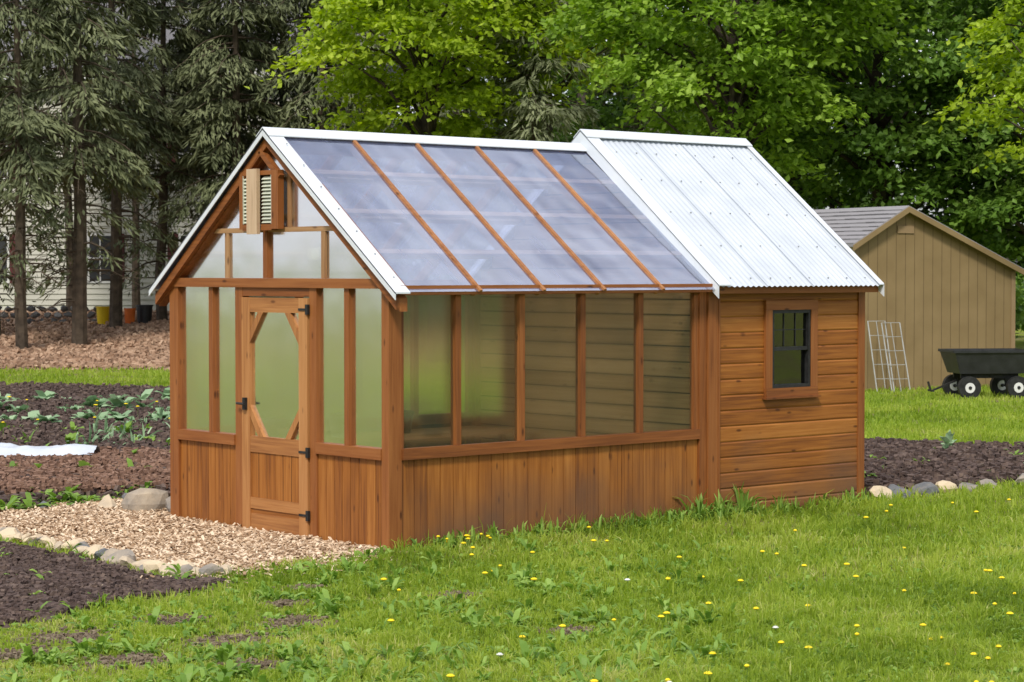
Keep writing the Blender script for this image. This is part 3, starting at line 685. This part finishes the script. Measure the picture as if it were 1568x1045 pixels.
def bucket(name,l,D,r,h,mk):
    x,y=site(l,D); mb=MB(); mb.cyl((0,0,0),(0,0,h),r*.85,r,mk,16); mb.cyl((0,0,h-.04),(0,0,h),r*1.07,r*1.07,mk,16); mb.cyl((0,0,h*.6),(0,0,h*.62),r*.98,r*.98,mk,16)
    mb.obj(name,None,(x,y,float(terrain(x,y))+.04))
bucket('yellow_bucket',-10.75,58,.18,.5,'yellow'); bucket('red_bucket',-10.05,58,.15,.45,'red'); bucket('black_bucket',-9.75,58.5,.22,.5,'blackplastic')

# ------------------------------------------------------------------ trees
def base_of(l,D):
    x,y=site(l,D); return np.array([x,y,float(terrain(x,y))])
SU=np.array([RX,RY,0]);SV=np.array([FX,FY,0]);SZ=np.array([0,0,1.])
def decid(name,l,D,zc,rl,rd,rz,ncl,nlf,mat,ls=.13,tr=.2,cl=(.75,.28),down=.35,lo=.35):
    b=base_of(l,D); qb=QB(); c=b+np.array([0,0,zc])
    h=zc+rz*.6
    path=[b+np.array([0,0,-.1])]; off=np.zeros(3)
    for t in np.linspace(.12,1,7):
        off=off+rng.normal(0,.09,3)*[1,1,0]; path.append(b+off+np.array([0,0,h*t]))
    qb.add(*tube(path,tr*np.linspace(1.25,.2,8)),0)
    path=np.array(path)
    u=unit(rng.normal(0,1,(ncl,3))); rr=rng.uniform(lo**3,1,ncl)**(1/3)
    rr=rr*(1+rng.normal(0,.12,ncl))
    cc=c+(u[:,:1]*SU*rl+u[:,1:2]*SV*rd+u[:,2:]*SZ*rz)*rr[:,None]
    cc=cc[cc[:,2]>b[2]+1.2]; ncl=len(cc)
    for k in rng.choice(ncl,min(ncl,45),False):
        zs=max(b[2]+h*.2,min(cc[k][2]-.8-rng.random()*1.5,b[2]+h*.95)); i=np.interp(zs,path[:,2],np.arange(8)); i0=int(min(i,6)); s=path[i0]*(1-(i-i0))+path[i0+1]*(i-i0)
        m=(s+cc[k])/2+np.array([0,0,.35])
        rr0=tr*.35*(1-zs/(h*1.3))+.015
        qb.add(*tube([s,(s+m)/2+[0,0,.08],m,cc[k]],[rr0,rr0*.75,rr0*.5,.012],5),0)
    out=unit((cc-c)*[1,1,.6])
    nl=rng.integers(int(nlf*.5),int(nlf*1.5),ncl); ci=np.repeat(np.arange(ncl),nl); n=len(ci)
    o=out[ci]; hz=unit(o*[1,1,0.001]); sd=np.cross(hz,SZ)
    sc=rng.uniform(.6,1.25,ncl)[ci]*cl[0]
    a=rng.normal(0,.5,n);bb=rng.normal(0,.5,n);e=rng.normal(0,.5,n)
    droop=-.45*np.maximum(a,0)**2-.15*bb**2
    P=cc[ci]+(hz*a[:,None]+sd*bb[:,None])*sc[:,None]+SZ*((e*cl[1])[:,None]+(droop*sc)[:,None])
    D_=unit(hz*(.5+rng.normal(0,.5,n))[:,None]+sd*rng.normal(0,.7,n)[:,None]+SZ*(-down+rng.normal(0,.35,n))[:,None])
    S=unit(np.cross(D_,SZ+rng.normal(0,.55,(n,3))))
    r=np.clip(rng.random(ncl)[ci]*.45+rng.random(n)*.4+.1+e*.1,0,1)
    V,F,R=leaves(P,D_,S,ls*rng.uniform(.6,1.3,n),ls*.75*rng.uniform(.7,1.2,n),r)
    qb.add(V,F,R,1)
    return qb.obj(name,['bark',mat])
def conifer(name,l,D,h,tr,blen,zlow,nb,npb,mat='hemlock',needle=.25,droop=.45,dead=16,ztop=None):
    b=base_of(l,D); qb=QB()
    path=[b+np.array([0,0,-.1])];off=np.zeros(3)
    for t in np.linspace(.1,1,8):
        off=off+rng.normal(0,.06,3)*[1,1,0]; path.append(b+off+np.array([0,0,h*t]))
    path=np.array(path); qb.add(*tube(path,tr*np.linspace(1.2,.12,9)),0)
    def tp(z):
        i=np.interp(z,path[:,2]-b[2],np.arange(9));i0=int(min(i,7));return path[i0]*(1-(i-i0))+path[i0+1]*(i-i0)
    for k in range(dead):
        z=rng.uniform(1.0,zlow+1.5);a=rng.uniform(0,6.28);d=np.array([math.cos(a),math.sin(a),0]);s=tp(z);L=rng.uniform(.5,1.8)
        qb.add(*tube([s,s+d*L*.5+[0,0,.0],s+d*L+[0,0,-.25*L]],[.022,.014,.006],4),0)
        for j in range(3):
            w=rng.uniform(.3,.95); e=d+rng.normal(0,.6,3)*[1,1,.4]; p=s+d*L*w+[0,0,-.2*L*w]
            qb.add(*tube([p,p+e*.18,p+e*.35+[0,0,-.08]],[.009,.006,.003],3),0)
    Ps=[];Ds=[];Ss=[];Rs=[]
    zt=ztop or h
    for k in range(nb):
        t=rng.random()**.85; z=zlow+(zt-zlow)*t
        if k<nb*.08: z=zlow*rng.uniform(.45,1.0)
        a=rng.uniform(0,6.28); d=np.array([math.cos(a),math.sin(a),0])
        L=blen*(1-.5*(z/h))*rng.uniform(.55,1.1)*(.75+.25*max(0,min(1,(z-zlow)/1.5+.3))); s=tp(z)
        up=rng.uniform(-.05,.25)
        q=lambda w: s+d*L*w+SZ*(up*L*w-droop*L*w*w)
        qb.add(*tube([q(0),q(.35),q(.7),q(1)],[.03,.02,.013,.005],4),0)
        n=int(npb*rng.uniform(.6,1.3)*L/blen*1.4*(.45 if z<zlow else 1))
        w=rng.uniform(.15,1.03,n)**.8
        side=np.cross(d,SZ)
        lat=rng.normal(0,.22,n)*L*np.sin(np.clip(w,0,1)*2.6+.3)
        P=s+d*(L*w)[:,None]+SZ*(up*L*w-droop*L*w*w-np.abs(lat)*.35-rng.exponential(.10,n))[:,None]+side*lat[:,None]
        Dd=unit(d*(.5+rng.normal(0,.25,n))[:,None]+side*(np.sign(lat)*rng.uniform(.1,.8,n))[:,None]+SZ*(-.6+rng.normal(0,.3,n))[:,None])
        S=unit(np.cross(Dd,rng.normal(0,.6,(n,3))+SZ))
        Ps.append(P);Ds.append(Dd);Ss.append(S);Rs.append(np.clip(rng.random()*.4+rng.random(n)*.5+.05,0,1))
    P=np.concatenate(Ps);n=len(P)
    V,F,R=leaves(P,np.concatenate(Ds),np.concatenate(Ss),needle*rng.uniform(.6,1.4,n),needle*.24*rng.uniform(.7,1.3,n),np.concatenate(Rs))
    qb.add(V,F,R,1)
    return qb.obj(name,['bark_conifer',mat])
for (l,D,h,tr,bl,zl_,nb_,np_) in [(-11.55,52,13,.13,2.1,3.9,60,190),(-10.4,53,14,.165,2.2,4.0,65,190),(-10.25,57,14,.15,2.0,4.3,60,190),(-9.35,59,13,.13,2.1,3.7,70,190),
      (-12.9,55,14,.15,2.3,3.4,60,180),(-12.4,62,14,.12,1.9,4.4,55,170),(-8.4,60.5,13,.13,2.2,3.0,85,180),(-7.3,58,13,.14,2.3,1.9,95,190),(-6.2,61,14,.15,2.5,1.8,95,190),(-5.2,58.5,13,.14,2.4,1.6,95,190),(-4.0,62,14,.15,2.5,1.8,85,180),(-14.5,52,13,.16,2.3,3.5,50,160),(-10.9,64,13,.11,2.0,4.6,50,160)]:
    conifer('hemlock_tree',l,D,h,tr,bl,zl_,nb_,np_,ztop=min(h,11.5),dead=26 if l<-8 else 8)
for (l,D,h,tr,bl,zl_,nb_,np_) in [(.5,49.5,9.4,.13,1.9,1.5,95,170),(3.6,58,10,.14,2.0,1.5,80,160),(-1.5,61,12,.15,2.4,1.6,80,160)]:
    conifer('cedar_tree',l,D,h,tr,bl,zl_,nb_,np_,mat='juniper',droop=.2,needle=.22)
decid('oak_tree',-1.7,50,8.0,3.0,2.8,3.5,210,130,'oak',.17,.22,cl=(.75,.18),lo=.45)
decid('oak_tree',0.8,56,9.8,2.9,2.6,3.0,120,120,'oak',.18,.22,cl=(.75,.2))
decid('maple_tree',4.6,46,8.2,3.3,2.8,3.2,240,130,'maple',.17,.22,cl=(.65,.26),lo=.5)
decid('maple_tree',8.4,50,6.6,3.6,3.0,4.2,260,140,'mapledark',.18,.25,cl=(.7,.24),lo=.5)
decid('maple_tree',12.0,49,6.4,3.4,3.0,4.6,240,140,'mapledark',.18,.25,cl=(.7,.24),lo=.5)
decid('maple_tree',7.0,55,8.5,3.2,3.0,4.0,150,120,'maple',.19,.25)
decid('maple_tree',15.5,52,6.8,3.4,3.0,4.6,170,120,'maple',.19,.25)
decid('oak_tree',9.9,39.5,6.0,1.8,1.5,2.0,75,90,'oak',.14,.13,cl=(.5,.15),lo=.3)
decid('maple_tree',3.4,62,5.5,3.5,2.5,3.5,120,120,'mapledark',.2,.2)
def woodland(name,n,l0,l1,D0,D1,hz,ls,trunks):
    qb=QB()
    l=rng.uniform(l0,l1,n)
    D=rng.uniform(D0,D1,n)
    z=rng.uniform(0,1,n)*hz*(.75+.5*fbm(l,l*0,.15,3))
    k=fbm(l,z,.5,31)>.33; l,D,z=l[k],D[k],z[k]; n=len(l)
    D=D+(fbm(l,z,.45,77)-.5)*9
    P=np.stack([OX+l*RX+D*FX,OY+l*RY+D*FY,z+.3],-1)
    D_=unit(rng.normal(0,1,(n,3))*[1,1,.6]-[0,0,.4]);S=unit(np.cross(D_,rng.normal(0,1,(n,3))))
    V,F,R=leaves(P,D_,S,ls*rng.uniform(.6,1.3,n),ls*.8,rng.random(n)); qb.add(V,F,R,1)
    for i in range(trunks):
        ll=rng.uniform(l0+2,l1-2);b=np.array([*site(ll,rng.uniform(D0-3,D0+1)),0.])
        if D0>0 and -25<ll<-4: continue
        qb.add(*tube([b,b+[0.1,0,5],b+[.2,.1,10],b+[.1,.2,15]],[.22,.19,.15,.1],6),0)
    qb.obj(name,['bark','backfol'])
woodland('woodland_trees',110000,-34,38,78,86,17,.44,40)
woodland('woodland_trees',24000,-75,75,-58,-48,20,1.2,40)  # unseen trees behind the camera, added to green the glass reflections
def shrubs():
    qb=QB()
    for i in range(46):
        l=rng.uniform(-4,20);D=rng.uniform(50,66);b=base_of(l,D);n=700
        u=unit(rng.normal(0,1,(n,3)));P=b+u*[1.3,1.3,1.1]*rng.uniform(.4,1,(n,1))+[0,0,1.0]
        P=P[P[:,2]>b[2]+.05];n=len(P)
        D_=unit(rng.normal(0,1,(n,3))-[0,0,.3]);S=unit(np.cross(D_,rng.normal(0,1,(n,3))))
        V,F,R=leaves(P,D_,S,.18,.14,rng.random(n));qb.add(V,F,R,0)
    qb.obj('understory_shrubs',['mapledark'])
shrubs()

# ------------------------------------------------------------------ grass
def masked(x,y,m=0.0):
    k=np.ones(x.shape,bool)
    for p in (PATH,BED_BACK,BED_FRONT,BED_RIGHT): k&=(sdist(x,y,p)+(rng.random(x.shape)-.5)*.2)<m
    k&=~((x>-.01)&(x<5.52)&(y>-.0)&(y<3.05))
    return k
def blades(x,y,hh,ww,r,lean=.5,mi=0,qb=None):
    n=len(x); z=terrain(x,y); a=rng.uniform(0,2*np.pi,n); d=np.stack([np.cos(a),np.sin(a),np.zeros(n)],-1)
    b=rng.uniform(0,2*np.pi,n); s=np.stack([np.cos(b),np.sin(b),np.zeros(n)],-1)
    P=np.stack([x,y,z-.005],-1); ln=(rng.random(n)*lean)
    m=P+d*(hh*ln*.35)[:,None]+SZ*(hh*.6)[:,None]; t=P+d*(hh*ln)[:,None]+SZ*(hh*(1-ln*.35))[:,None]
    s=s*ww[:,None]/2
    V=np.stack([P-s,P+s,m-s*.85,m+s*.85,t-s*.15,t+s*.15],1).reshape(-1,3)
    i=6*np.arange(n)[:,None]
    F=np.concatenate([i+[0,1,3,2],i+[2,3,5,4]],0)
    qb.add(V,F,np.repeat(r,6),mi)
def barefac(x,y):
    f=np.zeros(x.shape)
    for bx_,by_,br in BARE:
        d=np.hypot((x-bx_),(y-by_)); f=np.maximum(f,np.clip(1.5-d/br+(fbm(x,y,8,3)-.5)*1.8,0,.93))
    return f
def nearbare(x,y):
    f=np.zeros(x.shape)
    for bx_,by_,br in BARE:
        d=np.hypot((x-bx_),(y-by_)); f=np.maximum(f,np.exp(-(d/(br*2.6))**2))
    return f
qb=QB()
n=310000
u=rng.random(n); D=1/((1/9.3)*(1-u)+(1/27)*u); l=rng.uniform(-.27,.28,n)*D
x,y=OX+l*RX+D*FX,OY+l*RY+D*FY
tx=np.round(x/.07+rng.normal(0,.35,n));ty=np.round(y/.07+rng.normal(0,.35,n))
hsh=np.sin(tx*12.9898+ty*78.233)*43758.5453; hsh=hsh-np.floor(hsh)
hsh2=np.sin(tx*39.34+ty*11.13)*24634.63; hsh2=hsh2-np.floor(hsh2)
tw=.5*(hsh>.3)
x=x*(1-tw)+(tx*.07+(hsh-.5)*.06)*tw; y=y*(1-tw)+(ty*.07+(hsh2-.5)*.06)*tw
k=masked(x,y)
pn=fbm(x,y,1.3,21); p2=fbm(x,y,5,41)
left=np.clip((.3-l)/3,0,1)
dens=np.clip(1.15-left*.35*(pn<.5)-.6*(p2<.36)*left,0,1)*(1-barefac(x,y))
k&=rng.random(n)<dens
x,y,D,l,pn,p2,hsh,hsh2,left=[q[k] for q in (x,y,D,l,pn,p2,hsh,hsh2,left)]; n=len(x)
nbf=nearbare(x,y)
hh=(.024+.040*rng.random(n)**1.5+.055*hsh**3+.07*np.clip(p2-.5,0,1)*2)*(1+.3*(D/20))*(1-.25*left)*(1-.45*nbf)
wallg=np.exp(-np.clip(-y,0,9)/.12)*((x>0)&(x<5.6)&(y<.1)); hh=hh*(1+1.5*wallg*(rng.random(n)))
ww=.0050*(D/10)**.9*rng.uniform(.6,1.7,n)
r=np.clip(.04+rng.random(n)*.35+hsh2*.28+(pn-.42)*1.25+(rng.random(n)<.09+.12*left)*.4+.2*nbf,0,1)
blades(x,y,hh,ww,r,1.1,0,qb)
n=110000; u=rng.random(n); D=1/((1/26.)*(1-u)+(1/52.)*u); l=rng.uniform(-.29,.30,n)*D
x,y=OX+l*RX+D*FX,OY+l*RY+D*FY; k=masked(x,y)&(sdist(x,y,BANK)<0); x,y,D=x[k],y[k],D[k];n=len(x)
pn=fbm(x,y,.8,21)
blades(x,y,.05+.07*rng.random(n),.0045*D/10*rng.uniform(.8,1.6,n),np.clip(.1+rng.random(n)*.5+(pn-.4)*1.1,0,1),.9,0,qb)
qb.obj('lawn_grass',['grass'])
def rosettes(name,pts,size,nl,mat,upr=.6,wd=.32):
    qb=QB(); m=len(pts); nl_=rng.integers(max(3,nl-3),nl+4,m); ci=np.repeat(np.arange(m),nl_); n=len(ci)
    sz=(size*rng.uniform(.5,1.35,m))[ci]; a=rng.uniform(0,2*np.pi,n); el=upr*rng.uniform(.3,1.5,n)
    pz=terrain(pts[:,0],pts[:,1])
    P=np.column_stack([pts,pz+.01])[ci]+rng.normal(0,.012,(n,3))*[1,1,.2]
    d=np.stack([np.cos(a)*np.cos(el),np.sin(a)*np.cos(el),np.sin(el)],-1); S=np.stack([-np.sin(a),np.cos(a),np.zeros(n)],-1)+rng.normal(0,.2,(n,3)); S=unit(S)
    L=sz*rng.uniform(.7,1.2,n); Wd=L*wd*rng.uniform(.8,1.3,n)
    p1=P+d*(L*.45)[:,None]; d2=unit(d-SZ*.5); p2=p1+d2*(L*.35)[:,None]; d3=unit(d2-SZ*.6); p3=p2+d3*(L*.25)[:,None]
    s=S*Wd[:,None]/2
    V=np.stack([P-s*.2,P+s*.2,p1-s*.9,p1+s*.9,p2-s*.85,p2+s*.85,p3-s*.15,p3+s*.15],1).reshape(-1,3)
    i=8*np.arange(n)[:,None]
    qb.add(V,np.concatenate([i+[0,1,3,2],i+[2,3,5,4],i+[4,5,7,6]],0),np.repeat(np.clip(rng.random(m)[ci]*.5+rng.random(n)*.5,0,1),8),0)
    return qb.obj(name,[mat])
def fgpts(n,lmin,lmax,D0,D1,bare=True):
    u=rng.random(n);D=1/((1/D0)*(1-u)+(1/D1)*u);l=rng.uniform(lmin,lmax,n)*D
    x,y=OX+l*RX+D*FX,OY+l*RY+D*FY;k=masked(x,y,-.02)
    if bare: k&=(barefac(x,y)<.3)
    return np.column_stack([x,y])[k]
q=fgpts(2000,-.26,.10,9.5,17); q=q[fbm(q[:,0],q[:,1],1.6,61)>.46]
rosettes('broadleaf_weeds',q,.095,7,'weed',.9,.30)
rosettes('broadleaf_weeds',fgpts(700,0,.26,9.5,24),.06,6,'weed',.7,.28)
rosettes('clover_patches',fgpts(5000,-.26,.26,9.5,18),.032,6,'weed',.9,.8)
q=np.column_stack([rng.uniform(.2,5.5,240),-.02-rng.exponential(.06,240)]); rosettes('wall_foot_weeds',q,.11,6,'weed',1.1,.14)
q=np.column_stack([rng.uniform(3.2,3.9,22),-.04-rng.exponential(.05,22)]); rosettes('wall_foot_weeds',q,.22,7,'weed',1.2,.10)
pts=[]
for l,D in [(a,b) for b in (30.5,33,35.3) for a in np.arange(-9.2,-4.2,.30)]:
    x,y=site(l*(D/33)+rng.normal(0,.08),D+rng.normal(0,.2)); pts.append((x,y))
rosettes('cabbage_rows',np.array(pts),.24,16,'cabbage',.8,.6)
pts=[]
for l,D in [(a,b) for b in (22.8,24.6,26.8,28.6) for a in np.arange(-7.6,-3.1,.28)]:
    if rng.random()<.8:
        x,y=site(l*(D/26)+rng.normal(0,.1),D+rng.normal(0,.2)); pts.append((x,y))
rosettes('vegetable_seedlings',np.array(pts),.17,10,'weed',.9,.35)
pts=[site(rng.uniform(-5.3,-3.2),rng.uniform(26,31)) for _ in range(60)]; rosettes('leek_rows',np.array(pts),.24,7,'cabbage',1.2,.14)
q=inpoly(BED_FRONT,40); rosettes('bed_weeds',q,.09,7,'weed',.7,.35)
q=inpoly(BED_RIGHT,100); rosettes('bed_weeds',q,.12,7,'weed',.8,.3)
q=np.array([site(5.0,25.5),site(5.25,26.3),site(5.15,26.0),site(5.6,23.5)]); rosettes('garden_perennials',q,.2,16,'cabbage',1.0,.3)
q=inpoly([(-.9,4.3),(0.6,4.4),(1.2,5.0),(-.6,5.6)],50,0); rosettes('bed_weeds',q,.15,8,'weed',.8,.3)
def dandelions():
    qb=QB()
    P=np.concatenate([fgpts(85,-.02,.26,9.6,20),fgpts(12,-.26,.0,9.6,16)])
    w=np.column_stack([rng.uniform(.3,1.1,10),-.05-rng.random(10)*.25]); P=np.concatenate([P,w])
    yl=np.array([site(rng.uniform(-8.6,-4),rng.uniform(27,33)) for _ in range(14)])
    for i,(x,y) in enumerate(np.concatenate([P,yl])):
        far=i>=len(P); h=rng.uniform(.05,.11) if not far else .25; z=float(terrain(x,y))
        qb.add(*tube([(x,y,z),(x+.004,y,z+h)],[.002,.002],4),0)
        r=rng.uniform(.013,.024)*(1.6 if far else 1); a=np.arange(8)*np.pi/4
        V=np.concatenate([np.stack([x+r*np.cos(a),y+r*np.sin(a),np.full(8,z+h+.004)],-1),np.stack([x+r*.5*np.cos(a),y+r*.5*np.sin(a),np.full(8,z+h+.012)],-1),np.stack([x+r*.5*np.cos(a),y+r*.5*np.sin(a),np.full(8,z+h-.004)],-1)])
        F=[(j,(j+1)%8,8+(j+1)%8,8+j) for j in range(8)]+[(16+j,16+(j+1)%8,(j+1)%8,j) for j in range(8)]+[(8,9,10,11),(8,11,12,15),(12,13,14,15)]
        qb.add(V,np.array(F),np.full(24,.5),2 if (not far and rng.random()<.06) else 1)
    qb.obj('dandelion_flowers',['weed','dandelion','puff'])
dandelions()
def cover():
    x0,y0=site(-5.9,24.4); U=np.linspace(-1.6,1.3,60);Vv=np.linspace(-.38,.38,18);a,b=np.meshgrid(U,Vv,indexing='ij')
    bb=b*(1-.25*np.clip(a,0,2))
    X=x0+a*RX+bb*FX;Y=y0+a*RY+bb*FY;Z=.03+.12*np.cos(b/.38*1.5)+.12*fbm(a,b,5,2)
    idx=np.arange(a.size).reshape(a.shape);F=np.stack([idx[:-1,:-1],idx[1:,:-1],idx[1:,1:],idx[:-1,1:]],-1).reshape(-1,4)
    qmesh('fabric_row_cover',np.stack([X,Y,Z],-1).reshape(-1,3),F,np.zeros(a.size),['whitemetal'],smooth=True)
cover()

# ------------------------------------------------------------------ light
SUN_EL=math.radians(48)
sd=Vector((-0.80,-0.60,0)).normalized()
tosun=Vector((sd.x*math.cos(SUN_EL),sd.y*math.cos(SUN_EL),math.sin(SUN_EL)))
li=bpy.data.lights.new('sun','SUN'); li.energy=3.2; li.angle=math.radians(10); li.color=(1,.95,.87)
so=bpy.data.objects.new('sun',li); so.rotation_euler=(-tosun).to_track_quat('-Z','Y').to_euler(); COL.objects.link(so)
w=bpy.data.worlds.new('World'); scene.world=w; w.use_nodes=True; nt=w.node_tree; nt.nodes.clear()
sky=nt.nodes.new('ShaderNodeTexSky'); sky.sky_type='NISHITA'; sky.sun_disc=False; sky.sun_elevation=SUN_EL; sky.sun_rotation=math.atan2(sd.x,sd.y)
sky.dust_density=2.0; sky.air_density=1.0
tc=nt.nodes.new('ShaderNodeTexCoord'); mp=nt.nodes.new('ShaderNodeMapping'); mp.inputs['Scale'].default_value=(1,1,2.2); nt.links.new(tc.outputs['Generated'],mp.inputs[0])
nz=nt.nodes.new('ShaderNodeTexNoise'); nz.inputs['Scale'].default_value=6; nz.inputs['Detail'].default_value=6; nt.links.new(mp.outputs[0],nz.inputs[0])
cr=ramp(nt,nz.outputs[0],[(0.42,(0.25,0.25,0.25)),(0.62,(1,1,1))])
mx=mixc(nt,cr.outputs[0],sky.outputs[0],(9.5,9.7,10.6))
bg=nt.nodes.new('ShaderNodeBackground'); bg.inputs[1].default_value=0.13; nt.links.new(mx,bg.inputs[0])
wo=nt.nodes.new('ShaderNodeOutputWorld'); nt.links.new(bg.outputs[0],wo.inputs[0])
scene.view_settings.view_transform='Standard'; scene.view_settings.look='None'; scene.view_settings.exposure=0

# ------------------------------------------------------------------ camera
cd=bpy.data.cameras.new('camera'); cd.lens=3377.74/1568*36; cd.sensor_width=36; cd.clip_end=1500
co=bpy.data.objects.new('camera',cd); COL.objects.link(co); scene.camera=co
yaw,pi_=.8507,-.032
Fv=Vector((math.cos(yaw)*math.cos(pi_),math.sin(yaw)*math.cos(pi_),math.sin(pi_)))
co.location=(-10.2629,-13.0919,2.1383); co.rotation_euler=Fv.to_track_quat('-Z','Y').to_euler()
cd.dof.use_dof=True; cd.dof.focus_distance=17.5; cd.dof.aperture_fstop=9
